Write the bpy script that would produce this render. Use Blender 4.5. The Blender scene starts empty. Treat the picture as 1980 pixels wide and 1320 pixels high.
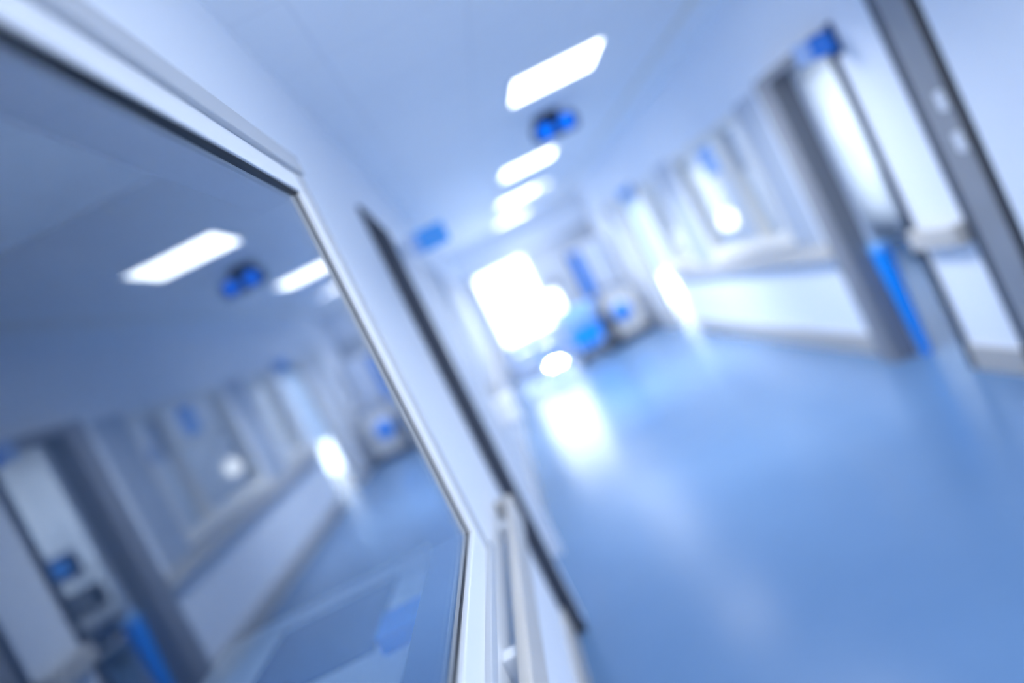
import bpy, bmesh, math, random
from mathutils import Vector, Matrix
random.seed(7)
C = bpy.context.scene.collection
S = bpy.context.scene

# ------------------------------------------------------------------ camera
F_PX = 1540.0                     # focal length in pixels of the 1980 px wide frame
CAM_H = 1.6
ROLL = math.radians(26.5)
VPX, VPY = 945.0, 580.0           # where the corridor's axis vanishes
s_, c_ = math.sin(ROLL), math.cos(ROLL)
dx, dy = VPX - 990, VPY - 660
a0 = c_ * dx - s_ * dy
b0 = -s_ * dx - c_ * dy
th = math.atan(b0 / F_PX)
Rz = Matrix.Rotation(math.atan(a0 / F_PX), 3, 'Z')
Fw = Rz @ Vector((0, math.cos(th), -math.sin(th)))
Rt = Rz @ Vector((1, 0, 0))
Up = Rz @ Vector((0, math.sin(th), math.cos(th)))
cx = c_ * Rt - s_ * Up
cy = s_ * Rt + c_ * Up
cz = -Fw
cam_d = bpy.data.cameras.new('camera')
cam = bpy.data.objects.new('camera', cam_d)
C.objects.link(cam)
cam.matrix_world = Matrix(((cx.x, cy.x, cz.x, 0), (cx.y, cy.y, cz.y, 0), (cx.z, cy.z, cz.z, CAM_H), (0, 0, 0, 1)))
cam_d.sensor_width = 36
cam_d.lens = F_PX / 1980 * 36
cam_d.clip_start = 0.02
cam_d.dof.use_dof = True
cam_d.dof.focus_distance = 1.45
cam_d.dof.aperture_fstop = 0.68
S.camera = cam

# ------------------------------------------------------------------ sky and exposure
SKY = 2.6
PANEL = 2.6
WARD_PANEL = 7.0
ADDED_PANEL = 7.0
LAMP_W = 25.0                     # area lamp added under one corridor panel, watts
w = bpy.data.worlds.new('sky'); S.world = w; w.use_nodes = True
bg = w.node_tree.nodes['Background']
bg.inputs['Color'].default_value = (0.90, 0.95, 1.0, 1)
bg.inputs['Strength'].default_value = SKY
S.view_settings.view_transform = 'Standard'
S.view_settings.look = 'None'
S.view_settings.gamma = 1
S.view_settings.exposure = 1.2
sun_d = bpy.data.lights.new('sun', 'SUN'); sun_d.energy = 7.0; sun_d.angle = math.radians(1.0); sun_d.color = (1.0, 0.98, 0.95)
sun = bpy.data.objects.new('sun', sun_d); C.objects.link(sun)
sun.rotation_euler = Vector((-0.05, -1.0, -0.72)).to_track_quat('-Z', 'Y').to_euler()
S.cycles.max_bounces = 10
S.cycles.diffuse_bounces = 6
S.cycles.glossy_bounces = 5
S.cycles.transparent_max_bounces = 16
S.cycles.caustics_reflective = False
S.cycles.caustics_refractive = False
S.cycles.sample_clamp_indirect = 8

# ------------------------------------------------------------------ materials
def mat(name, col, rough=0.5, metal=0.0, spec=0.5, coat=0.0, noise=0.0, nscale=6.0):
    m = bpy.data.materials.new(name); m.use_nodes = True
    nt = m.node_tree; b = nt.nodes['Principled BSDF']
    b.inputs['Base Color'].default_value = (*col, 1)
    b.inputs['Roughness'].default_value = rough
    b.inputs['Metallic'].default_value = metal
    b.inputs['Specular IOR Level'].default_value = spec
    b.inputs['Coat Weight'].default_value = coat
    if noise:
        tc = nt.nodes.new('ShaderNodeTexCoord'); n = nt.nodes.new('ShaderNodeTexNoise')
        n.inputs['Scale'].default_value = nscale; n.inputs['Detail'].default_value = 4
        r = nt.nodes.new('ShaderNodeMapRange')
        r.inputs['To Min'].default_value = 1 - noise; r.inputs['To Max'].default_value = 1 + noise
        mx = nt.nodes.new('ShaderNodeMix'); mx.data_type = 'RGBA'; mx.blend_type = 'MULTIPLY'
        mx.inputs['Factor'].default_value = 1
        mx.inputs['A'].default_value = (*col, 1)
        nt.links.new(tc.outputs['Object'], n.inputs['Vector'])
        nt.links.new(n.outputs['Fac'], r.inputs['Value'])
        nt.links.new(r.outputs['Result'], mx.inputs['B'])
        nt.links.new(mx.outputs['Result'], b.inputs['Base Color'])
    return m

def emit(name, col, strength):
    m = bpy.data.materials.new(name); m.use_nodes = True
    nt = m.node_tree; nt.nodes.clear()
    e = nt.nodes.new('ShaderNodeEmission'); o = nt.nodes.new('ShaderNodeOutputMaterial')
    e.inputs['Color'].default_value = (*col, 1); e.inputs['Strength'].default_value = strength
    nt.links.new(e.outputs[0], o.inputs['Surface'])
    return m

def glass(name, tint, f0, k=1.0):
    # thin architectural pane: see-through, mirror share rising towards grazing angles
    m = bpy.data.materials.new(name); m.use_nodes = True
    nt = m.node_tree; nt.nodes.clear()
    N = nt.nodes.new; L = nt.links.new
    g = N('ShaderNodeNewGeometry'); d = N('ShaderNodeVectorMath'); d.operation = 'DOT_PRODUCT'
    L(g.outputs['Incoming'], d.inputs[0]); L(g.outputs['Normal'], d.inputs[1])
    ab = N('ShaderNodeMath'); ab.operation = 'ABSOLUTE'; L(d.outputs['Value'], ab.inputs[0])
    su = N('ShaderNodeMath'); su.operation = 'SUBTRACT'; su.inputs[0].default_value = 1; L(ab.outputs[0], su.inputs[1])
    po = N('ShaderNodeMath'); po.operation = 'POWER'; po.inputs[1].default_value = 5; L(su.outputs[0], po.inputs[0])
    ma = N('ShaderNodeMath'); ma.operation = 'MULTIPLY_ADD'; ma.inputs[1].default_value = (1 - f0) * k; ma.inputs[2].default_value = f0
    L(po.outputs[0], ma.inputs[0])
    t = N('ShaderNodeBsdfTransparent'); t.inputs['Color'].default_value = (*tint, 1)
    gl = N('ShaderNodeBsdfGlossy'); gl.inputs['Roughness'].default_value = 0.0
    gl.inputs['Color'].default_value = (0.95, 0.97, 1, 1)
    mx = N('ShaderNodeMixShader'); o = N('ShaderNodeOutputMaterial')
    L(ma.outputs[0], mx.inputs['Fac']); L(t.outputs[0], mx.inputs[1]); L(gl.outputs[0], mx.inputs[2])
    L(mx.outputs[0], o.inputs['Surface'])
    return m

def tiled(name, col, seam, size, gap, rough, noise=0.04):
    # square panels with faint joints (ceiling grid / vinyl sheet)
    m = mat(name, col, rough)
    nt = m.node_tree; b = nt.nodes['Principled BSDF']; N = nt.nodes.new; L = nt.links.new
    tc = N('ShaderNodeTexCoord'); mp = N('ShaderNodeMapping'); mp.inputs['Location'].default_value = (0.0, 0.0, 0)
    br = N('ShaderNodeTexBrick'); br.offset = 0; br.squash = 1
    br.inputs['Scale'].default_value = 1
    br.inputs['Brick Width'].default_value = size; br.inputs['Row Height'].default_value = size
    br.inputs['Mortar Size'].default_value = gap; br.inputs['Mortar Smooth'].default_value = 0.1
    br.inputs['Color1'].default_value = (*col, 1)
    br.inputs['Color2'].default_value = (*[x * (1 - noise) for x in col], 1)
    br.inputs['Mortar'].default_value = (*seam, 1)
    L(tc.outputs['Object'], mp.inputs['Vector']); L(mp.outputs['Vector'], br.inputs['Vector'])
    L(br.outputs['Color'], b.inputs['Base Color'])
    return m

M = {
    'wall': mat('wall_paint', (0.82, 0.865, 0.94), 0.55, spec=0.3, noise=0.015, nscale=2),
    'wall_dim': mat('office_wall_shade', (0.12, 0.17, 0.27), 0.6),  # darkness of the unlit room put into the wall colour
    'ceil': tiled('ceiling_tiles', (0.84, 0.87, 0.92), (0.76, 0.79, 0.85), 0.6, 0.006, 0.6, 0.02),
    'white': mat('white_laminate', (0.80, 0.85, 0.93), 0.35),
    'gloss_white': mat('glossy_white_enamel', (0.88, 0.90, 0.94), 0.15, coat=0.5),
    'cream': mat('warm_white_plastic', (0.80, 0.78, 0.74), 0.4),
    'rail': mat('greige_vinyl', (0.53, 0.51, 0.485), 0.4, noise=0.02),
    'skirt': mat('greige_skirting_vinyl', (0.43, 0.42, 0.41), 0.4, noise=0.03),
    'alu': mat('brushed_aluminium', (0.80, 0.83, 0.88), 0.4, metal=0.1, noise=0.02, nscale=3),
    'alu_grey': mat('grey_window_trim', (0.46, 0.49, 0.54), 0.45, noise=0.02, nscale=3),
    'steel': mat('grey_steel', (0.30, 0.31, 0.335), 0.35, metal=0.3, noise=0.15, nscale=4),
    'dark': mat('dark_slate_paint', (0.028, 0.038, 0.062), 0.5),
    'midgrey': mat('blue_grey_paint', (0.20, 0.212, 0.245), 0.45),
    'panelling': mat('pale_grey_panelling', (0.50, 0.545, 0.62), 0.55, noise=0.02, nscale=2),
    'lightgrey': mat('light_grey_panel', (0.42, 0.48, 0.58), 0.5),
    'black': mat('black_rubber', (0.008, 0.010, 0.016), 0.5),
    'black_gloss': mat('black_plastic', (0.008, 0.012, 0.025), 0.25),
    'chrome': mat('chrome', (0.8, 0.83, 0.88), 0.12, metal=1),
    'blue': mat('bright_blue_plastic', (0.0, 0.30, 1.0), 0.35),
    'blue_mid': mat('blue_fabric', (0.02, 0.25, 0.80), 0.7),
    'blue_light': mat('light_blue_plastic', (0.18, 0.47, 0.95), 0.4),
    'tray_blue': mat('light_blue_tray', (0.25, 0.50, 0.95), 0.4),
    'blue_pale': mat('pale_blue_plastic', (0.42, 0.58, 0.90), 0.45),
    'sign_blue': mat('sign_blue', (0.005, 0.20, 0.75), 0.4),
    'sign_bright': mat('bright_sign_blue', (0.05, 0.42, 1.0), 0.4),
    'sign_text': mat('sign_lettering', (0.20, 0.42, 0.90), 0.4),
    'navy': mat('navy_plastic', (0.01, 0.045, 0.14), 0.4),
    'desk': mat('grey_desktop', (0.66, 0.71, 0.80), 0.5),
    'mat_blue': mat('dark_blue_desk_mat', (0.015, 0.06, 0.18), 0.7),
    'beige': mat('beige_ceiling_trim', (0.78, 0.76, 0.70), 0.5),
    'lens': emit('lit_blue_lens', (0.0, 0.16, 1.0), 0.75),
    'panel': emit('light_diffuser', (0.90, 0.95, 1.0), PANEL),
    'ward_panel': emit('ward_light_diffuser', (0.90, 0.95, 1.0), WARD_PANEL),
    'added_panel': emit('added_light_diffuser', (0.7, 0.85, 1.0), ADDED_PANEL),  # for unseen panels added to light the office desk and back room
    'lamp': emit('exam_lamp_glow', (0.95, 0.97, 1.0), 1.2),
    'screen': emit('monitor_glow', (0.05, 0.22, 0.7), 0.7),
    'glass_dark': glass('office_glazing', (0.80, 0.87, 0.95), 0.15),
    'glass': glass('clear_glazing', (0.96, 0.98, 1.0), 0.015, 0.35),
    'ground': mat('pale_paving', (0.6, 0.66, 0.75), 0.8),
}

def cloth(name, col, through):
    # thin woven fabric: part of the daylight behind it shines through
    m = bpy.data.materials.new(name); m.use_nodes = True
    nt = m.node_tree; nt.nodes.clear(); N = nt.nodes.new; L = nt.links.new
    d = N('ShaderNodeBsdfDiffuse'); t = N('ShaderNodeBsdfTranslucent'); mx = N('ShaderNodeMixShader'); o = N('ShaderNodeOutputMaterial')
    d.inputs['Color'].default_value = (*col, 1); t.inputs['Color'].default_value = (*col, 1); mx.inputs['Fac'].default_value = through
    L(d.outputs[0], mx.inputs[1]); L(t.outputs[0], mx.inputs[2]); L(mx.outputs[0], o.inputs['Surface'])
    return m
M['curtain'] = cloth('white_curtain_cloth', (0.88, 0.91, 0.95), 0.42)
M['blind'] = cloth('pale_blind_cloth', (0.84, 0.90, 0.97), 0.28)

def floor_material():
    m = mat('blue_vinyl_floor', (0.11, 0.26, 0.56), 0.2, spec=0.25)
    nt = m.node_tree; b = nt.nodes['Principled BSDF']; N = nt.nodes.new; L = nt.links.new
    tc = N('ShaderNodeTexCoord'); n = N('ShaderNodeTexNoise'); n.inputs['Scale'].default_value = 1.3; n.inputs['Detail'].default_value = 5
    r = N('ShaderNodeValToRGB')
    r.color_ramp.elements[0].color = (0.095, 0.185, 0.345, 1); r.color_ramp.elements[1].color = (0.12, 0.22, 0.395, 1)
    L(tc.outputs['Object'], n.inputs['Vector']); L(n.outputs['Fac'], r.inputs['Fac']); L(r.outputs['Color'], b.inputs['Base Color'])
    rr = N('ShaderNodeMapRange'); rr.inputs['To Min'].default_value = 0.16; rr.inputs['To Max'].default_value = 0.26
    L(n.outputs['Fac'], rr.inputs['Value']); L(rr.outputs['Result'], b.inputs['Roughness'])
    return m
M['floor'] = floor_material()

# ------------------------------------------------------------------ mesh helpers (all coordinates are world metres)
def box(x0, x1, y0, y1, z0, z1):
    def f(bm):
        v = [bm.verts.new(p) for p in ((x0, y0, z0), (x1, y0, z0), (x1, y1, z0), (x0, y1, z0), (x0, y0, z1), (x1, y0, z1), (x1, y1, z1), (x0, y1, z1))]
        for q in ((3, 2, 1, 0), (4, 5, 6, 7), (0, 1, 5, 4), (1, 2, 6, 5), (2, 3, 7, 6), (3, 0, 4, 7)):
            bm.faces.new([v[i] for i in q])
    return f

def taper(x0, x1, y0, y1, z0, z1, k):
    # box whose bottom is k times as wide as its top
    mx_, my_ = (x0 + x1) / 2, (y0 + y1) / 2
    def f(bm):
        lo = [(mx_ + (x - mx_) * k, my_ + (y - my_) * k, z0) for x, y in ((x0, y0), (x1, y0), (x1, y1), (x0, y1))]
        hi = [(x, y, z1) for x, y in ((x0, y0), (x1, y0), (x1, y1), (x0, y1))]
        v = [bm.verts.new(p) for p in lo + hi]
        for q in ((3, 2, 1, 0), (4, 5, 6, 7), (0, 1, 5, 4), (1, 2, 6, 5), (2, 3, 7, 6), (3, 0, 4, 7)):
            bm.faces.new([v[i] for i in q])
    return f

def lathe(p, axis, prof, seg=28):
    # prof: (radius, height along axis) pairs, closed by caps
    ax = Vector(axis).normalized()
    q = Vector((0, 0, 1)).rotation_difference(ax)
    def f(bm):
        rings = []
        for r, h in prof:
            rings.append([bm.verts.new(Vector(p) + q @ Vector((r * math.cos(2 * math.pi * i / seg), r * math.sin(2 * math.pi * i / seg), h))) for i in range(seg)])
        for A, B in zip(rings, rings[1:]):
            for i in range(seg):
                bm.faces.new((A[i], A[(i + 1) % seg], B[(i + 1) % seg], B[i]))
        bm.faces.new(rings[0][::-1]); bm.faces.new(rings[-1])
    return f

def rod(p, q, r, seg=16):
    p, q = Vector(p), Vector(q)
    return lathe(p, q - p, [(r, 0), (r, (q - p).length)], seg)

def prism(pts, axis, a, b):
    # polygon in the plane normal to axis ('y': points are x,z; 'x': y,z; 'z': x,y), from a to b
    def pt(u, v, t):
        return {'x': (t, u, v), 'y': (u, t, v), 'z': (u, v, t)}[axis]
    def f(bm):
        A = [bm.verts.new(pt(u, v, a)) for u, v in pts]; B = [bm.verts.new(pt(u, v, b)) for u, v in pts]
        n = len(pts)
        bm.faces.new(A); bm.faces.new(B[::-1])
        for i in range(n):
            bm.faces.new((A[i], B[i], B[(i + 1) % n], A[(i + 1) % n]))
    return f

def wpos(o):
    p = Vector((0, 0, 0))
    while o is not None:
        p += o.location; o = o.parent
    return p

def build(name, prims, m, parent=None, bevel=0.0, smooth=False):
    bm = bmesh.new()
    for f in (prims if isinstance(prims, list) else [prims]):
        f(bm)
    bmesh.ops.recalc_face_normals(bm, faces=bm.faces)
    if parent is not None:
        o0 = wpos(parent)
    else:
        xs = [v.co for v in bm.verts]
        o0 = Vector(((min(v.x for v in xs) + max(v.x for v in xs)) / 2, (min(v.y for v in xs) + max(v.y for v in xs)) / 2, min(v.z for v in xs)))
    for v in bm.verts:
        v.co -= o0
    me = bpy.data.meshes.new(name); bm.to_mesh(me); bm.free()
    me.materials.append(M[m])
    o = bpy.data.objects.new(name, me); C.objects.link(o)
    if parent is not None:
        o.parent = parent
    else:
        o.location = o0
    if smooth:
        for p in me.polygons:
            p.use_smooth = True
    if bevel:
        b = o.modifiers.new('bevel', 'BEVEL'); b.width = bevel; b.segments = 3; b.limit_method = 'ANGLE'; b.angle_limit = math.radians(50)
    return o

def thing(name, label, cat, loc, group=None, kind=None):
    o = bpy.data.objects.new(name, None); C.objects.link(o)
    o.location = loc; o.empty_display_size = 0.1
    return tag(o, label, cat, group, kind)

def tag(o, label=None, cat=None, group=None, kind=None):
    if label: o['label'] = label
    if cat: o['category'] = cat
    if group: o['group'] = group
    if kind: o['kind'] = kind
    return o

def struct(name, prims, m, label=None, cat=None, parent=None, bevel=0.0):
    o = build(name, prims, m, parent, bevel)
    if parent is None:
        tag(o, label, cat, None, 'structure')
    return o

def copy_tree(o, parent=None):
    c = o.copy(); C.objects.link(c)
    if parent is not None: c.parent = parent
    for ch in list(o.children):
        copy_tree(ch, c)
    return c

# ================================================================== the building shell
XL, XR, H, YE = -0.35, 2.35, 2.70, 15.0
XG = -0.290                       # the window unit stands proud of the wall
T = 0.12
TL = 0.03
struct('floor', box(-4.2, 5.1, -1.7, YE + 0.12, -0.15, 0), 'floor', 'glossy blue vinyl floor of the hospital corridor', 'floor')
struct('ceiling', box(-4.2, 5.1, -1.7, YE + 0.12, H, H + 0.15), 'ceil', 'pale tiled ceiling over the corridor', 'ceiling')
WIN_Y0, WIN_Y1, WIN_Z0, WIN_Z1 = 0.20, 1.865, 1.128, 2.018
DL0, DL1 = 3.75, 4.85          # left doorway
struct('wall_left', [
    box(XL - TL, XL, -1.5, WIN_Y0, 0, H), box(XL - TL, XL, WIN_Y0, WIN_Y1, 0, WIN_Z0), box(XL - TL, XL, WIN_Y0, WIN_Y1, WIN_Z1, H),
    box(XL - TL, XL, WIN_Y1, DL0, 0, H), box(XL - TL, XL, DL0, DL1, 2.1, H), box(XL - TL, XL, DL1, YE, 0, H)], 'wall',
    'pale blue-white corridor wall holding the big reflecting window', 'wall')
DR0, DR1, DRZ = 4.52, 5.23, 2.06     # ward doorway
W20, W21, W2Z0, W2Z1 = 6.19, 8.35, 0.95, 2.06
W30, W31 = 9.25, 10.2
D40, D41 = 10.62, 11.9
struct('wall_right', [
    box(XR, XR + T, -1.5, DR0, 0, H), box(XR, XR + T, DR0, DR1, DRZ, H), box(XR, XR + T, DR1, W20, 0, H),
    box(XR, XR + T, W20, W21, 0, W2Z0), box(XR, XR + T, W20, W21, W2Z1, H), box(XR, XR + T, W21, W30, 0, H),
    box(XR, XR + T, W30, W31, 0, W2Z0), box(XR, XR + T, W30, W31, W2Z1, H), box(XR, XR + T, W31, D40, 0, H),
    box(XR, XR + T, D40, D41, DRZ, H), box(XR, XR + T, D41, YE, 0, H)], 'wall',
    'pale corridor wall with ward doors and interior windows', 'wall')
EX0, EX1, EZ0, EZ1 = -0.12, 0.96, 0.0, 2.1
CX0, CX1 = 2.6, 3.95
struct('wall_end', [
    box(-4.2, EX0, YE, YE + T, 0, H), box(EX0, EX1, YE, YE + T, EZ1, H), box(EX1, 1.0, YE, YE + T, 0, H), box(1.0, 1.23, YE, YE + T, 0, 0.80), box(1.0, 1.23, YE, YE + T, 1.24, H), box(1.23, CX0, YE, YE + T, 0, H),
    box(CX0, CX1, YE, YE + T, EZ1, H), box(CX1, 5.1, YE, YE + T, 0, H)], 'panelling',
    'far end wall of the corridor around the bright exit door', 'wall')
struct('wall_back', [box(-4.2, 0.5, -1.62, -1.5, 0, H), box(2.2, 5.1, -1.62, -1.5, 0, H), box(0.5, 2.2, -1.62, -1.5, 2.3, H)], 'wall', 'corridor wall behind the viewer, with an opening added for fill daylight', 'wall')  # opening added out of view to let in fill daylight
# ward and treatment room behind the right wall
WX = 4.95
struct('wall_ward', [
    box(WX, WX + T, -1.5, 6.6, 0, H), box(WX, WX + T, 6.6, 10.2, 0, 0.25), box(WX, WX + T, 6.6, 10.2, 2.4, H), box(WX, WX + T, 10.2, YE, 0, H),
    box(XR + T, WX, 10.38, 10.5, 0, H), box(XR + T, WX, 3.9, 4.0, 0, H)], 'wall', 'white ward walls seen through the open ward door', 'wall')
# office behind the left wall
struct('wall_office', [box(-4.2, -4.1, -1.5, YE, 0, H), box(-4.1, XL - TL, 3.45, 3.57, 0, H), box(-4.1, XL - TL, 6.0, 6.1, 0, H)], 'wall_dim', 'office wall behind the window, coloured dark as if unlit', 'wall')
struct('ground_outside', box(-8, 12, YE + 0.12, YE + 14, -0.2, -0.05), 'ground', 'pale paving outside the exit door', 'ground')

# bulkhead above the exit, slightly darker panel
struct('trim_1', box(XL + 0.002, XR - 0.002, YE - 0.06, YE, 2.115, H - 0.002), 'wall', 'pale bulkhead over the far exit', 'bulkhead')
struct('trim_2', box(1.93, 1.98, -1.5, YE - 0.07, H - 0.012, H), 'beige', 'beige strip running along the ceiling', 'ceiling strip')

struct('trim_3', box(XL, XL + 0.012, 5.0, YE - 0.065, 0.156, 2.1), 'panelling', 'pale grey wall panelling, toned as unlit, beyond the dark framed office door', 'wall panelling')  # its grey gives the far wall an unlit tone
# skirtings
def skirt(name, x0, x1, spans, label):
    struct(name, [box(x0, x1, a, b, 0, 0.155) for a, b in spans], 'skirt', label, 'baseboard', None, 0.004)
skirt('baseboard_right', XR - 0.02, XR, [(-1.5, 2.5), (4.0, 4.47), (5.47, 10.5), (12.0, 12.3), (13.4, YE - 0.01)], 'greige vinyl skirting along the ward side of the corridor')
skirt('baseboard_left', XL, XL + 0.02, [(-1.5, 3.67), (5.0, YE - 0.01)], 'greige vinyl skirting along the office side of the corridor')

# ================================================================== window_1: the big reflecting window beside the viewer
wn = thing('window_1', 'large aluminium framed window reflecting the corridor', 'window', (XL, 1.25, WIN_Z0), None, 'structure')
fx = XG + 0.014
build('frame', [
    box(XL - 0.01, fx, WIN_Y0 - 0.07, WIN_Y1 + 0.045, WIN_Z1, WIN_Z1 + 0.054),
    box(XL - 0.01, fx, WIN_Y0 - 0.07, WIN_Y1 + 0.045, WIN_Z0 - 0.068, WIN_Z0),
    box(XL - 0.01, fx, WIN_Y1, WIN_Y1 + 0.045, WIN_Z0, WIN_Z1),
    box(XL - 0.01, fx, WIN_Y0 - 0.07, WIN_Y0, WIN_Z0, WIN_Z1)], 'alu', wn, 0.003)
build('trim', [
    box(XL + 0.001, fx + 0.012, WIN_Y0 - 0.15, WIN_Y1 + 0.11, WIN_Z1 + 0.054, WIN_Z1 + 0.104),
    box(XL + 0.001, fx + 0.012, WIN_Y0 - 0.15, WIN_Y1 + 0.11, WIN_Z0 - 0.094, WIN_Z0 - 0.068),
    box(XL + 0.001, fx + 0.004, WIN_Y1 + 0.045, WIN_Y1 + 0.11, WIN_Z0 - 0.068, WIN_Z1 + 0.054)], 'alu_grey', wn, 0.003)
build('gasket', [
    box(XG - 0.012, XG + 0.008, WIN_Y0, WIN_Y1, WIN_Z1 - 0.003, WIN_Z1 + 0.001),
    box(XG - 0.012, XG + 0.002, WIN_Y0, WIN_Y1, WIN_Z0 - 0.001, WIN_Z0 + 0.005),
    box(XG - 0.012, XG + 0.002, WIN_Y1 - 0.005, WIN_Y1 + 0.001, WIN_Z0, WIN_Z1)], 'black', wn)
build('pane', box(XG - 0.006, XG + 0.0, WIN_Y0 + 0.002, WIN_Y1 - 0.001, WIN_Z0 + 0.001, WIN_Z1 - 0.001), 'glass_dark', wn)
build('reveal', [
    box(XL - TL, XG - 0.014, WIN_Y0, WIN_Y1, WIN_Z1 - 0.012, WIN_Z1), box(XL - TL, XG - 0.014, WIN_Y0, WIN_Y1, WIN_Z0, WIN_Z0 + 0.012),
    box(XL - TL, XG - 0.014, WIN_Y1 - 0.014, WIN_Y1, WIN_Z0, WIN_Z1)], 'wall_dim', wn, 0.002)  # dark colour stands in for shade on the reveal

# ================================================================== door_1: left doorway with its dark protruding frame
d1 = thing('door_1', 'dark framed door in the office side wall', 'door', (XL, DL0, 0), None, 'structure')
FX = -0.278
build('frame', prism([(XL, 0), (FX, 0), (FX, 2.09), (XL + 0.016, 2.25), (XL, 2.25)], 'y', 3.675, DL0), 'dark', d1, 0.003)
build('casing', [box(XL, FX - 0.001, DL0, 3.86, 0, 2.09), box(XL, FX - 0.012, DL0, 4.95, 2.09, 2.15), box(XL, FX - 0.012, 4.84, 4.95, 0, 2.09)], 'white', d1, 0.003)
lf = build('leaf', box(XL - 0.029, XL - 0.004, DL0 + 0.002, DL1 - 0.002, 0.008, 2.088), 'lightgrey', d1, 0.003)
build('handle', [rod((XL - 0.004, 4.72, 1.02), (XL + 0.035, 4.72, 1.02), 0.009), rod((XL + 0.035, 4.72, 1.02), (XL + 0.035, 4.59, 1.02), 0.009)], 'chrome', lf)

# ================================================================== door_2: open ward doorway on the right with grey protruding jamb
d2 = thing('door_2', 'open ward doorway framed in blue-grey steel', 'door', (XR, 4.9, 0), None, 'structure')
build('jamb', box(2.262, 2.42, DR1 - 0.004, 5.46, 0, DRZ), 'midgrey', d2, 0.004)
build('jamb', box(2.325, XR + T - 0.01, DR0 - 0.045, DR0 + 0.004, 0, DRZ), 'dark', d2, 0.003)
build('lintel', box(2.262, XR + T - 0.01, DR0 - 0.045, 5.46, DRZ - 0.004, DRZ + 0.055), 'midgrey', d2, 0.004)

# ================================================================== door_3: closed white door nearest the viewer on the right
d3 = thing('door_3', 'closed white door in a stainless frame with black seals', 'door', (XR, 3.3, 0), None, 'structure')
build('frame', [box(2.312, XR, 3.665, 3.885, 0, 2.5), box(2.312, XR, 2.40, 2.50, 0, 2.5), box(2.312, XR, 2.40, 3.885, 2.5, 2.6)], 'steel', d3, 0.006)
build('seal', [box(2.318, XR, 3.59, 3.665, 0, 2.5)], 'black', d3, 0.002)
build('seal', [box(2.318, XR, 3.885, 3.965, 0, 2.56)], 'dark', d3, 0.002)
lf = build('leaf', box(2.322, XR, 2.50, 3.59, 0.006, 2.5), 'white', d3, 0.002)
build('handle', [rod((2.27, 2.62, 0.92), (2.27, 2.62, 1.22), 0.012), rod((2.27, 2.62, 0.96), (2.322, 2.62, 0.96), 0.008), rod((2.27, 2.62, 1.18), (2.322, 2.62, 1.18), 0.008)], 'chrome', lf)
for hz in (1.49, 1.28):
    build('hinge', [rod((2.305, 3.70, hz - 0.05), (2.305, 3.70, hz + 0.05), 0.012), box(2.305, 2.314, 3.685, 3.75, hz - 0.045, hz + 0.045)], 'alu', d3)

# ================================================================== interior windows to the ward
def inner_window(name, y0, y1, mulls, label, band=None):
    r = thing(name, label, 'window', (XR, (y0 + y1) / 2, W2Z0), None, 'structure')
    t = 0.06
    build('frame', [box(XR - 0.015, XR + T, y0, y1, W2Z1 - t, W2Z1), box(XR - 0.015, XR + T, y0, y1, W2Z0, W2Z0 + t),
                    box(XR - 0.015, XR + T, y0, y0 + t, W2Z0 + t, W2Z1 - t), box(XR - 0.015, XR + T, y1 - t, y1, W2Z0 + t, W2Z1 - t)]
          + [box(XR, XR + T, q - 0.03, q + 0.03, W2Z0 + t, W2Z1 - t) for q in mulls], 'cream', r, 0.004)
    build('pane', box(XR + 0.05, XR + 0.056, y0 + t, y1 - t, W2Z0 + t, W2Z1 - t), 'glass', r)
    build('sill', box(XR - 0.04, XR, y0 - 0.02, y1 + 0.02, W2Z0 - 0.03, W2Z0), 'cream', r, 0.004)
    if band:
        build('side_panel', box(XR - 0.012, XR, band[0], band[1], W2Z0 - 0.1, W2Z1 + 0.03), 'lightgrey', r, 0.003)
inner_window('window_2', W20, W21, [6.85], 'white framed ward window with notices stuck on its glass', (5.72, 6.17))
inner_window('window_3', W30, W31, [], 'narrow white framed ward window beyond the one with notices', (8.5, 9.1))

# ================================================================== door_4: bright glazed door further down on the right
d4 = thing('door_4', 'open doorway glowing with daylight beyond the ward windows', 'door', (XR, 10.9, 0), None, 'structure')
build('jamb', box(XR - 0.005, XR + T - 0.01, D40 - 0.06, D40 + 0.004, 0, DRZ), 'cream', d4, 0.003)
build('jamb', box(XR - 0.005, XR + T - 0.01, D41 - 0.004, D41 + 0.08, 0, DRZ), 'cream', d4, 0.003)
build('lintel', box(XR - 0.005, XR + T - 0.01, D40 - 0.06, D41 + 0.08, DRZ - 0.004, DRZ + 0.06), 'cream', d4, 0.003)
# door_5: exit door at the end, door_6: glazed door added to brighten door_4, door_7: closed white door
def glazed_door(name, x0, x1, label, lower):
    r = thing(name, label, 'door', ((x0 + x1) / 2, YE, 0), None, 'structure')
    t = 0.055
    build('frame', [box(x0, x1, YE, YE + T, EZ1 - t, EZ1), box(x0, x0 + t, YE, YE + T, 0, EZ1 - t), box(x1 - t, x1, YE, YE + T, 0, EZ1 - t)]
          + ([box(x0 + t, x1 - t, YE + 0.03, YE + 0.08, lower, lower + 0.06)] if lower > 0.1 else []), 'white', r, 0.004)
    if lower > 0.1:
        build('lower_panel', box(x0 + t, x1 - t, YE + 0.035, YE + 0.075, 0.004, lower), 'blue_pale', r, 0.003)
    build('pane', box(x0 + t, x1 - t, YE + 0.05, YE + 0.056, max(lower + 0.06, 0.006), EZ1 - t), 'glass', r)
    return r
d5 = glazed_door('door_5', EX0, EX1, 'sunlit glazed exit door at the end of the corridor', 0.62)
build('push_bar', [rod((EX0 + 0.1, YE - 0.03, 1.0), (EX1 - 0.1, YE - 0.03, 1.0), 0.018)] + [rod((x, YE - 0.03, 1.0), (x, YE + 0.03, 1.0), 0.014) for x in (EX0 + 0.16, EX1 - 0.16)], 'chrome', d5)
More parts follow.
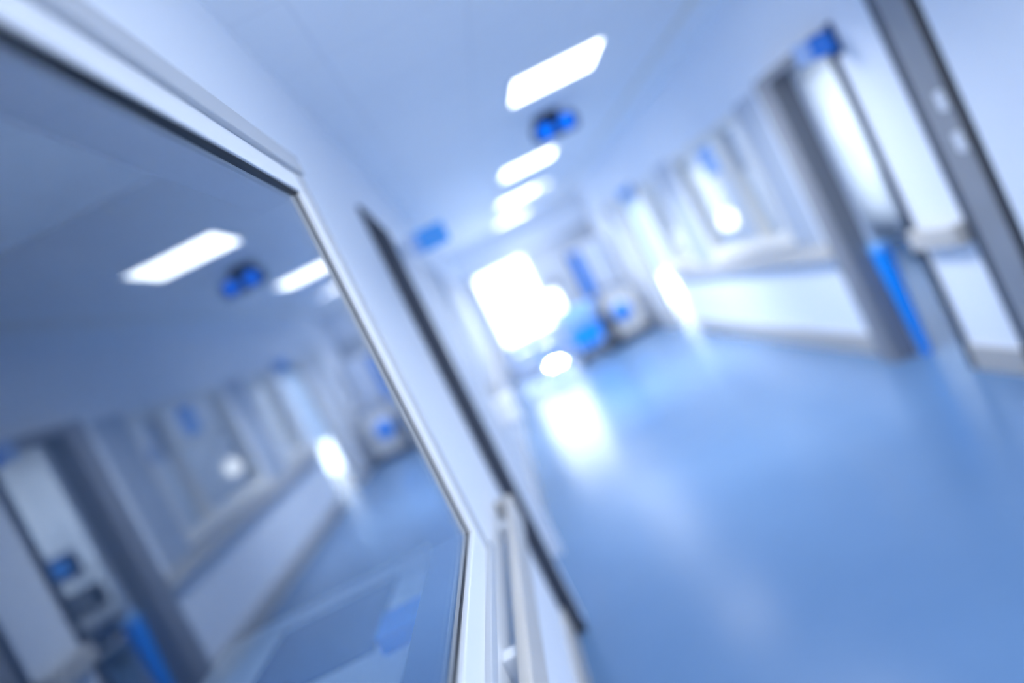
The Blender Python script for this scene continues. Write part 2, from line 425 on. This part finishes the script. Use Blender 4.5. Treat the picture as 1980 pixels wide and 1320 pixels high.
glazed_door('door_6', CX0, CX1, 'glazed garden door added to brighten the glowing doorway', 0.0)
d7 = thing('door_7', 'closed white door beyond the glowing doorway', 'door', (XR, 12.85, 0), None, 'structure')
build('frame', [box(XR - 0.03, XR, 12.33, 12.41, 0, 2.1), box(XR - 0.03, XR, 13.29, 13.37, 0, 2.1), box(XR - 0.03, XR, 12.33, 13.37, 2.1, 2.18)], 'cream', d7, 0.004)
build('leaf', box(XR - 0.015, XR, 12.41, 13.29, 0.006, 2.1), 'gloss_white', d7, 0.003)
# ward daylight window
r = thing('window_4', 'tall daylight windows along the far ward wall', 'window', (WX, 8.4, 0.25), None, 'structure')
build('frame', [box(WX, WX + T, 6.6, 10.2, 0.25, 0.31), box(WX, WX + T, 6.6, 10.2, 2.34, 2.4), box(WX + 0.03, WX + 0.09, 6.6, 10.2, 1.22, 1.28)]
      + [box(WX, WX + T, q - 0.03, q + 0.03, 0.31, 2.34) for q in (6.63, 7.8, 9.0, 10.17)], 'white', r, 0.003)
build('pane', box(WX + 0.06, WX + 0.066, 6.66, 10.14, 0.31, 2.34), 'glass', r)

# ================================================================== handrails
LIGHTS_REAR = ((1.0, 1.6),)  # unseen panel, added for fill light near the viewer
def handrail(x, side, y0, y1, z0, z1, label, m='rail'):
    # side +1: rail stands off towards +x
    r = thing('handrail', label, 'handrail', (x, (y0 + y1) / 2, z0), 'crash rails along the corridor walls')
    xa, xb = x + side * 0.045, x + side * 0.08
    build('grip', box(min(xa, xb), max(xa, xb), y0 + 0.03, y1 - 0.03, z0, z1), m, r, 0.014)
    for e0, e1 in ((y0, y0 + 0.03), (y1 - 0.03, y1)):
        build('end_cap', box(min(x + side * 0.001, xb), max(x + side * 0.001, xb), e0, e1, z0 - 0.002, z1 + 0.002), 'rail', r, 0.012)
    n = max(2, int((y1 - y0) / 0.9))
    for i in range(n):
        y = y0 + 0.25 + (y1 - y0 - 0.5) * i / (n - 1)
        build('bracket', box(min(x + side * 0.001, xa), max(x + side * 0.001, xa), y - 0.03, y + 0.03, z0 + 0.03, z1 - 0.03), 'alu', r, 0.003)
    return r
handrail(XL, 1, -0.6, 3.2, 0.735, 0.86, 'greige crash rail below the reflecting window')
hr = handrail(XL + 0.012, 1, 6.35, 14.2, 0.735, 0.86, 'greige crash rail beyond the dark framed office door')
handrail(XR, -1, 4.0, 4.46, 0.77, 0.885, 'short greige crash rail between the stainless frame and ward doorway')
handrail(XR, -1, 5.5, 10.5, 0.77, 0.885, 'long greige crash rail under the ward windows')

# ================================================================== ceiling lights
def ceiling_light(x, y, label, glow='panel', group='square light panels down the corridor ceiling'):
    r = thing('ceiling_light', label, 'ceiling light', (x, y, H - 0.02), group)
    o = 0.315; i_ = 0.295
    build('frame', [box(x - o, x + o, y - o, y - i_, H - 0.02, H - 0.001), box(x - o, x + o, y + i_, y + o, H - 0.02, H - 0.001),
                    box(x - o, x - i_, y - i_, y + i_, H - 0.02, H - 0.001), box(x + i_, x + o, y - i_, y + i_, H - 0.02, H - 0.001)], 'white', r)
    build('diffuser', box(x - i_, x + i_, y - i_, y + i_, H - 0.014, H - 0.004), glow, r)
    if glow == 'panel':            # added area lamp under the panel, spread narrowed to dim floor reflections
        ld = bpy.data.lights.new('ceiling_light_beam', 'AREA'); ld.shape = 'SQUARE'; ld.size = 0.58
        ld.energy = LAMP_W; ld.color = (0.90, 0.95, 1.0); ld.spread = math.radians(137)
        lo = bpy.data.objects.new('ceiling_light_beam', ld); C.objects.link(lo); lo.parent = r; lo.location = (0, 0, 0.004)
    return r
def dim(o, k, spread=137):
    for q in o.children:
        if q.type == 'LIGHT':
            q.data = q.data.copy(); q.data.energy = LAMP_W * k; q.data.spread = math.radians(spread)
cl = ceiling_light(1.0, 5.07, 'square ceiling light panel just before the blue call lamp')
for y, lb in ((8.4, 'square ceiling light panel just past the blue call lamp'), (11.07, 'third square ceiling light panel down the corridor'),
              (13.87, 'last square ceiling light panel before the exit bulkhead')):
    c = copy_tree(cl); c.location.y = y; c['label'] = lb; dim(c, 1.2 if y < 12 else 0.5, 118 if y < 9 else 137)
for i, (x, y) in enumerate(LIGHTS_REAR):
    c = copy_tree(cl); dim(c, 0.4); c.location = (x, y, H - 0.02); c['label'] = ('unseen square ceiling light panel added overhead beside the reflecting window', 'square ceiling light panel behind the viewer')[i]
r = thing('downlight', 'small round downlight beside the third ceiling panel', 'ceiling light', (1.41, 11.07, H - 0.02))
build('ring', lathe((1.41, 11.07, H - 0.02), (0, 0, 1), [(0.08, 0), (0.085, 0.01), (0.085, 0.019)]), 'white', r)
build('lamp', lathe((1.41, 11.07, H - 0.026), (0, 0, 1), [(0.066, 0), (0.07, 0.006)]), 'panel', r)

# ================================================================== the dark call lamp on the ceiling
cxl, cyl = 1.07, 6.3
r = thing('call_lamp', 'dark ceiling lamp unit with two glowing blue lenses', 'call lamp', (cxl, cyl, H))
build('mount', [lathe((cxl - 0.03, cyl, H - 0.09), (0, 0, 1), [(0.085, 0), (0.105, 0.03), (0.115, 0.089)])], 'black_gloss', r, 0, True)
build('housing', [lathe((cxl - 0.19, cyl, H - 0.125), (1, 0, 0), [(0.03, 0), (0.062, 0.012), (0.075, 0.035), (0.075, 0.345), (0.062, 0.368), (0.03, 0.38)], 32)], 'navy', r, 0, True)
for sx in (-0.09, 0.085):
    build('lens', lathe((cxl + sx, cyl - 0.064, H - 0.128), (0, -1, 0), [(0.054, 0), (0.054, 0.014), (0.04, 0.026), (0.012, 0.032)], 28), 'lens', r, 0, True)

# ================================================================== projecting door signs
def glyphs(x0, x1, y, z0, z1, n, seed):
    rnd = random.Random(seed); out = []
    w_ = (x1 - x0) / n; t = min(w_ * 0.2, 0.004)
    for i in range(n):
        a = x0 + i * w_ + w_ * 0.12; b = x0 + (i + 1) * w_ - w_ * 0.12
        out.append(box(a, a + t, y - 0.002, y, z0, z1))
        k = rnd.choice((0, 1, 2))
        for zz in ([z1 - t, (z0 + z1) / 2][:k + 1] + ([z0] if k == 2 else [])):
            out.append(box(a, b, y - 0.0021, y, zz, zz + t))
        if rnd.random() < 0.6:
            out.append(box(b - t, b, y - 0.0022, y, z0 + (0 if k else 0.01), z1))
    return out

def sign(label, xa, xb, xp0, xp1, y, z0, z1, wall_x, seed, m):
    r = thing('door_sign', label, 'door sign', (wall_x, y, z0), 'blue signs projecting beside the doors')
    p = build('plate', box(xa, xb, y, y + 0.016, z0, z1), m, r, 0.003)
    h = z1 - z0
    build('lettering', glyphs(xa + 0.015, xb - 0.02, y, z0 + h * 0.36, z0 + h * 0.64, 8, seed), 'sign_text', p)
    build('end_plate', box(xp0, xp1, y + 0.001, y + 0.015, z0, z1), 'blue_pale', r, 0.003)
    w0, w1 = (wall_x - 0.022, wall_x - 0.001) if wall_x > 0 else (wall_x + 0.001, wall_x + 0.022)
    build('bracket', box(w0, w1, y - 0.02, y + 0.036, z0 - 0.03, z1 + 0.035), 'navy', r, 0.003)
    rx0, rx1 = (min(xb, w0), w0) if wall_x > 0 else (w1, xp0)
    if rx1 - rx0 > 0.01:
        build('arm', [box(rx0, rx1, y + 0.003, y + 0.013, z0 + h * .7, z1 - 0.01)], 'alu', r)
    return r
sign('blue door sign projecting over the open ward doorway', 2.195, 2.328, 2.10, 2.195, 4.40, 1.975, 2.095, XR, 3, 'sign_blue')
sign('blue door sign projecting from the office side wall', -0.205, -0.04, -0.262, -0.205, 4.5, 2.0, 2.12, XL, 5, 'sign_bright')
sign('small blue door sign above the glowing doorway', 2.19, 2.32, 2.14, 2.19, 10.55, 2.0, 2.12, XR, 8, 'sign_bright')

# ================================================================== notices on the ward window
def notice(label, y0, y1, z0, z1, m, grp='notices stuck on the ward window'):
    o = build('notice', box(XR + 0.046, XR + 0.0495, y0, y1, z0, z1), m)
    return tag(o, label, 'notice', grp)
notice('light blue notice on the ward window glass', 7.22, 7.62, 1.70, 1.98, 'blue_light')
notice('grey notice high on the near pane of the ward window', 6.56, 6.74, 1.62, 1.98, 'lightgrey')
lamp_x, lamp_y = 2.8, 8.87
r = thing('exam_lamp', 'lit examination lamp standing behind the ward window', 'lamp', (lamp_x, lamp_y, 0))
build('base', [lathe((lamp_x, lamp_y, 0.03), (0, 0, 1), [(0.2, 0), (0.2, 0.025), (0.05, 0.05)])], 'white', r)
for k in range(4):
    a = k * math.pi / 2 + 0.4
    build('castor', lathe((lamp_x + 0.17 * math.cos(a), lamp_y + 0.17 * math.sin(a) - 0.012, 0.026), (0, 1, 0), [(0.025, 0), (0.025, 0.024)], 16), 'black', r)
build('pole', rod((lamp_x, lamp_y, 0.07), (lamp_x, lamp_y, 1.12), 0.014), 'chrome', r)
hd = build('lamp_head', lathe((lamp_x, lamp_y + 0.05, 1.21), (-0.25, -1, 0), [(0.04, -0.02), (0.09, 0.03), (0.11, 0.09)]), 'white', r, 0, True)
build('diffuser', lathe((lamp_x - 0.022, lamp_y - 0.04, 1.21), (-0.25, -1, 0), [(0.10, 0), (0.095, 0.012), (0.05, 0.02)]), 'lamp', hd)

# ================================================================== ward interior, seen through the doorway and in the reflection
def pedal_bin(x, y, wd, dp, h, label, body, lid):
    r = thing('waste_bin', label, 'bin', (x, y, 0))
    build('body', taper(x - wd / 2, x + wd / 2, y - dp / 2, y + dp / 2, 0.0, h - 0.06, 0.78), body, r, 0.012)
    build('lid', box(x - wd / 2 - 0.006, x + wd / 2 + 0.006, y - dp / 2 - 0.006, y + dp / 2 + 0.006, h - 0.06, h), lid, r, 0.012)
    build('pedal', box(x - 0.05, x + 0.05, y - dp / 2 - 0.05, y - dp / 2 * 0.75, 0.02, 0.035), 'black', r, 0.004)
    return r
r = thing('board', 'slim blue board standing against the jamb of the open ward doorway', 'board', (2.43, 5.15, 0))
build('body', taper(2.395, 2.468, 5.08, 5.222, 0.0, 0.755, 0.5), 'blue', r, 0.006)
build('cap', box(2.393, 2.4685, 5.078, 5.2225, 0.755, 0.80), 'blue_light', r, 0.006)

def trolley(x, y, label):
    r = thing('equipment_trolley', label, 'trolley', (x, y, 0))
    w2, d2_ = 0.26, 0.24
    for sx in (-1, 1):
        for sy in (-1, 1):
            px, py = x + sx * w2, y + sy * d2_
            build('post', rod((px, py, 0.09), (px, py, 1.0), 0.014), 'chrome', r)
            build('castor', lathe((px, py - 0.015, 0.045), (0, 1, 0), [(0.045, 0), (0.045, 0.03)], 18), 'black', r)
    for z in (0.2, 0.56, 0.95):
        build('shelf', box(x - w2, x + w2, y - d2_, y + d2_, z, z + 0.025), 'cream', r, 0.006)
    return r
tx, ty = 4.48, 8.0
trolley(tx, ty, 'cream shelved equipment trolley standing in the ward')
r = thing('patient_monitor', 'dark patient monitor on top of the ward trolley', 'monitor', (tx, ty, 0.975))
build('body', box(tx - 0.17, tx + 0.17, ty - 0.06, ty + 0.10, 0.976, 1.23), 'navy', r, 0.015)
build('screen', box(tx - 0.14, tx + 0.14, ty - 0.064, ty - 0.0585, 1.02, 1.19), 'screen', r)
def device(x, y, z, wd, dp, h, label, m):
    r = thing('device_box', label, 'device', (x, y, z))
    build('case', box(x - wd / 2, x + wd / 2, y - dp / 2, y + dp / 2, z, z + h), m, r, 0.012)
    build('dial', lathe((x + wd * 0.22, y - dp / 2, z + h * 0.5), (0, -1, 0), [(h * 0.16, 0), (h * 0.14, 0.012)], 20), 'chrome', r)
    build('display', box(x - wd * 0.38, x + wd * 0.02, y - dp / 2 - 0.003, y - dp / 2 + 0.001, z + h * 0.35, z + h * 0.75), 'lightgrey', r)
device(tx - 0.06, ty - 0.02, 0.586, 0.34, 0.32, 0.24, 'black device on the middle shelf of the ward trolley', 'black_gloss')
device(tx + 0.03, ty - 0.02, 0.226, 0.40, 0.34, 0.2, 'dark blue device on the lowest shelf of the ward trolley', 'navy')
r = thing('wall_rail', 'medical wall rail on the end wall of the ward', 'wall rail', (4.0, 10.37, 1.7))
build('rail', box(2.9, 4.9, 10.345, 10.36, 1.68, 1.72), 'cream', r, 0.003)
for q in (3.1, 3.9, 4.7):
    build('bracket', box(q - 0.02, q + 0.02, 10.36, 10.379, 1.67, 1.73), 'alu', r)
r = thing('glove_box', 'blue glove box hung on the ward wall rail', 'glove box', (4.3, 10.3, 1.7))
build('box', box(4.2, 4.4, 10.26, 10.344, 1.66, 1.82), 'blue', r, 0.004)
build('opening', lathe((4.3, 10.2595, 1.74), (0, -1, 0), [(0.05, 0), (0.04, 0.002)], 24), 'white', r)
r = thing('roller_blind', 'pale roller blind added to dim the garden door beyond the glowing doorway', 'blind', ((CX0 + CX1) / 2, YE - 0.04, 0.5))  # blind added to hold back daylight in the upper part
build('fabric', box(CX0 - 0.03, CX1 + 0.03, YE - 0.03, YE - 0.026, 0.62, 2.16), 'blind', r)
build('roller', rod((CX0 - 0.05, YE - 0.04, 2.18), (CX1 + 0.05, YE - 0.04, 2.18), 0.035), 'white', r)
build('hem_bar', box(CX0 - 0.03, CX1 + 0.03, YE - 0.036, YE - 0.02, 0.595, 0.62), 'alu', r)
r = thing('curtain', 'white pleated curtain drawn along the ward windows', 'curtain', (4.86, 8.4, 0.5))
n_ = 180; zz0, zz1 = 0.04, 2.5
def folds(bm):
    prev = None
    for i in range(n_ + 1):
        y = 6.4 + 3.9 * i / n_
        x = 4.85 + 0.03 * math.sin(i * 0.75) + 0.012 * math.sin(i * 0.31 + 1)
        q = [bm.verts.new((x, y, zz0)), bm.verts.new((x, y, zz1))]
        if prev: bm.faces.new((prev[0], q[0], q[1], prev[1]))
        prev = q
cu = build('cloth', folds, 'curtain', r, 0, True)
so = cu.modifiers.new('thickness', 'SOLIDIFY'); so.thickness = 0.002
build('track', box(4.82, 4.88, 6.35, 10.3, 2.5, 2.54), 'white', r, 0.003)
for y in (6.5, 8.3, 10.1):
    build('hanger', box(4.845, 4.855, y, y + 0.01, 2.54, H - 0.001), 'white', r)
# ceiling panels added to light the ward and the room beyond
def ward_light(x, y, label, glow='ward_panel'):
    ceiling_light(x, y, label, glow, 'light panels added in the side rooms')
ward_light(3.7, 6.2, 'ceiling light panel added to light the ward near its doorway')
ward_light(3.6, 13.0, 'ceiling light panel added to light the room beyond the glowing doorway', 'added_panel')
ward_light(3.7, 9.0, 'ceiling light panel added to light the far end of the ward')

# ================================================================== office behind the reflecting window
r = thing('desk', 'grey desk standing behind the reflecting window', 'desk', (-1.0, 2.45, 0))
build('top', box(-1.65, -0.50, 1.55, 3.38, 0.745, 0.775), 'desk', r, 0.004)
for x in (-1.6, -0.56):
    for y in (1.62, 3.30):
        build('leg', box(x - 0.025, x + 0.025, y - 0.025, y + 0.025, 0.0, 0.745), 'steel', r, 0.003)
o = build('desk_mat', box(-1.32, -0.81, 2.45, 3.14, 0.776, 0.782), 'mat_blue', None, 0.002)
tag(o, 'dark blue desk mat lying behind the reflecting window', 'desk mat')
r = thing('glove_box', 'blue box on the desk beside the dark blue mat', 'box', (-0.67, 2.46, 0.776))
build('box', box(-0.765, -0.575, 2.37, 2.57, 0.776, 0.83), 'blue', r, 0.004)
build('lid', box(-0.767, -0.573, 2.368, 2.572, 0.83, 0.838), 'blue', r, 0.002)
o = build('paper_stack', box(-0.79, -0.60, 2.64, 2.95, 0.776, 0.80), 'white', None, 0.002)
tag(o, 'white paper stack beside the dark blue desk mat', 'paper stack')

ceiling_light(-1.25, 1.9, 'unseen ceiling light panel added over the desk behind the reflecting window', 'added_panel', 'light panels added in the office')  # unseen lamp added to brighten the desk

# ================================================================== end of the corridor
# blue utility cart
ux, uy = 1.14, 12.7
r = thing('utility_cart', 'utility cart with light blue tray and bright blue bin', 'cart', (ux, uy, 0))
for sx in (-1, 1):
    for sy in (-1, 1):
        build('post', rod((ux + sx * 0.24, uy + sy * 0.2, 0.08), (ux + sx * 0.24, uy + sy * 0.2, 0.92), 0.015), 'cream', r)
        build('castor', lathe((ux + sx * 0.24, uy + sy * 0.2 - 0.016, 0.045), (0, 1, 0), [(0.045, 0), (0.045, 0.032)], 18), 'black', r)
build('tray', [box(ux - 0.28, ux + 0.28, uy - 0.23, uy + 0.23, 0.68, 0.88)], 'tray_blue', r, 0.02)
build('bin', [taper(ux - 0.275, ux + 0.275, uy - 0.225, uy + 0.185, 0.24, 0.58, 0.9)], 'blue', r, 0.02)
build('base', box(ux - 0.26, ux + 0.26, uy - 0.22, uy + 0.22, 0.09, 0.14), 'dark', r, 0.006)
build('handle', [rod((ux - 0.30, uy - 0.2, 0.92), (ux - 0.30, uy + 0.2, 0.92), 0.014), rod((ux - 0.30, uy - 0.2, 0.92), (ux - 0.24, uy - 0.2, 0.88), 0.012), rod((ux - 0.30, uy + 0.2, 0.92), (ux - 0.24, uy + 0.2, 0.88), 0.012)], 'chrome', r)
# folded privacy screen
px_, py_ = 1.64, 13.75
r = thing('privacy_screen', 'folded blue privacy screen on dark legs behind the cart', 'screen', (px_, py_, 0))
build('panel', [box(px_ - 0.075, px_ + 0.085, py_ - 0.03, py_ + 0.05, 0.84, 1.68)], 'blue', r, 0.01)
build('post', rod((px_ - 0.09, py_ + 0.01, 0.05), (px_ - 0.09, py_ + 0.01, 1.72), 0.02), 'dark', r)
build('post', rod((px_ + 0.10, py_ + 0.01, 0.05), (px_ + 0.10, py_ + 0.01, 1.72), 0.02), 'dark', r)
build('foot', box(px_ - 0.11, px_ + 0.11, py_ - 0.2, py_ + 0.2, 0.0, 0.05), 'dark', r, 0.008)
# dark bin between the cart and the washer
pedal_bin(1.535, 12.80, 0.135, 0.26, 0.62, 'dark waste bin between the blue cart and the white machine', 'dark', 'black')
# machine with round blue door
mxx, myy = 1.90, 13.1
r = thing('washing_machine', 'white front loading machine with round blue door', 'machine', (mxx, myy, 0))
build('body', box(mxx - 0.285, mxx + 0.285, myy - 0.23, myy + 0.28, 0.09, 0.90), 'midgrey', r, 0.03)  # grey body colour carries the shadow on the machine's side
build('front_panel', box(mxx - 0.245, mxx + 0.235, myy - 0.258, myy - 0.229, 0.11, 0.87), 'cream', r, 0.012)
build('plinth', box(mxx - 0.31, mxx + 0.31, myy - 0.24, myy + 0.30, 0.0, 0.09), 'dark', r, 0.006)
dr = build('door', lathe((mxx - 0.06, myy - 0.26, 0.49), (0, -1, 0), [(0.20, 0), (0.20, 0.02), (0.16, 0.035)], 40), 'cream', r, 0, True)
build('window', lathe((mxx - 0.06, myy - 0.295, 0.49), (0, -1, 0), [(0.155, 0), (0.135, 0.02), (0.07, 0.035)], 40), 'blue', dr, 0, True)
build('control_panel', box(mxx - 0.22, mxx + 0.22, myy - 0.268, myy - 0.256, 0.78, 0.86), 'lightgrey', r, 0.003)
# tall cream cabinet behind the machine
kx, ky = 1.99, 14.4
r = thing('storage_cabinet', 'tall white storage cabinet behind the white machine', 'cabinet', (kx, ky, 0))
build('body', box(kx - 0.2, kx + 0.3, ky - 0.25, ky + 0.25, 0.06, 1.75), 'cream', r, 0.006)
build('plinth', box(kx - 0.18, kx + 0.28, ky - 0.22, ky + 0.24, 0.0, 0.06), 'dark', r)
for a, b, hx in ((kx - 0.195, kx + 0.045, kx + 0.02), (kx + 0.055, kx + 0.295, kx + 0.08)):
    dd = build('door', box(a, b, ky - 0.268, ky - 0.25, 0.07, 1.74), 'white', r, 0.003)
    build('handle', rod((hx, ky - 0.285, 0.85), (hx, ky - 0.285, 1.0), 0.008), 'chrome', dd)
# bright opening added right of the exit, white box as a glint, small dark switch box
r = thing('added_window', 'small bright opening added right of the sunlit exit door', 'window', (1.115, YE, 0.8), None, 'structure')
build('frame', [box(1.0, 1.23, YE - 0.01, YE + T, 1.21, 1.24), box(1.0, 1.23, YE - 0.01, YE + T, 0.80, 0.83), box(1.0, 1.02, YE - 0.01, YE + T, 0.83, 1.21), box(1.21, 1.23, YE - 0.01, YE + T, 0.83, 1.21)], 'white', r, 0.003)
build('pane', box(1.02, 1.21, YE + 0.05, YE + 0.056, 0.83, 1.21), 'glass', r)
r = thing('glint', 'white wall box added as a bright glint beyond the dark framed door', 'glint', (XL + 0.1, 6.15, 0.66))  # white box placed for a bright glint near the rail end
build('body', box(XL + 0.0125, -0.165, 6.05, 6.26, 0.66, 0.90), 'gloss_white', r, 0.03)
build('nozzle', rod((-0.23, 6.12, 0.63), (-0.23, 6.12, 0.67), 0.018), 'lightgrey', r)
r = thing('switch_box', 'small dark switch box on the end wall above the cart', 'switch', (1.25, YE - 0.02, 1.3))
build('box', box(1.17, 1.33, YE - 0.04, YE - 0.001, 1.27, 1.42), 'midgrey', r, 0.006)
build('button', lathe((1.25, YE - 0.04, 1.345), (0, -1, 0), [(0.022, 0), (0.02, 0.01)], 20), 'cream', r)
# white bin and stool by the exit
pedal_bin(0.16, 14.3, 0.28, 0.28, 0.52, 'white waste bin beside the exit door', 'gloss_white', 'blue_pale')
sx_, sy_ = 0.55, 13.9
r = thing('stool', 'white round stool in front of the exit door', 'stool', (sx_, sy_, 0))
build('seat', lathe((sx_, sy_, 0.46), (0, 0, 1), [(0.16, 0), (0.18, 0.015), (0.18, 0.045), (0.15, 0.06)], 32), 'gloss_white', r, 0, True)
build('column', rod((sx_, sy_, 0.1), (sx_, sy_, 0.46), 0.025), 'chrome', r)
for k in range(5):
    a = k * 2 * math.pi / 5 + 0.3
    e = (sx_ + 0.22 * math.cos(a), sy_ + 0.22 * math.sin(a), 0.065)
    lg = build('leg', rod((sx_, sy_, 0.11), e, 0.016, 12), 'chrome', r)
    build('castor', lathe((e[0], e[1] - 0.012, 0.027), (0, 1, 0), [(0.027, 0), (0.027, 0.024)], 16), 'black', lg)
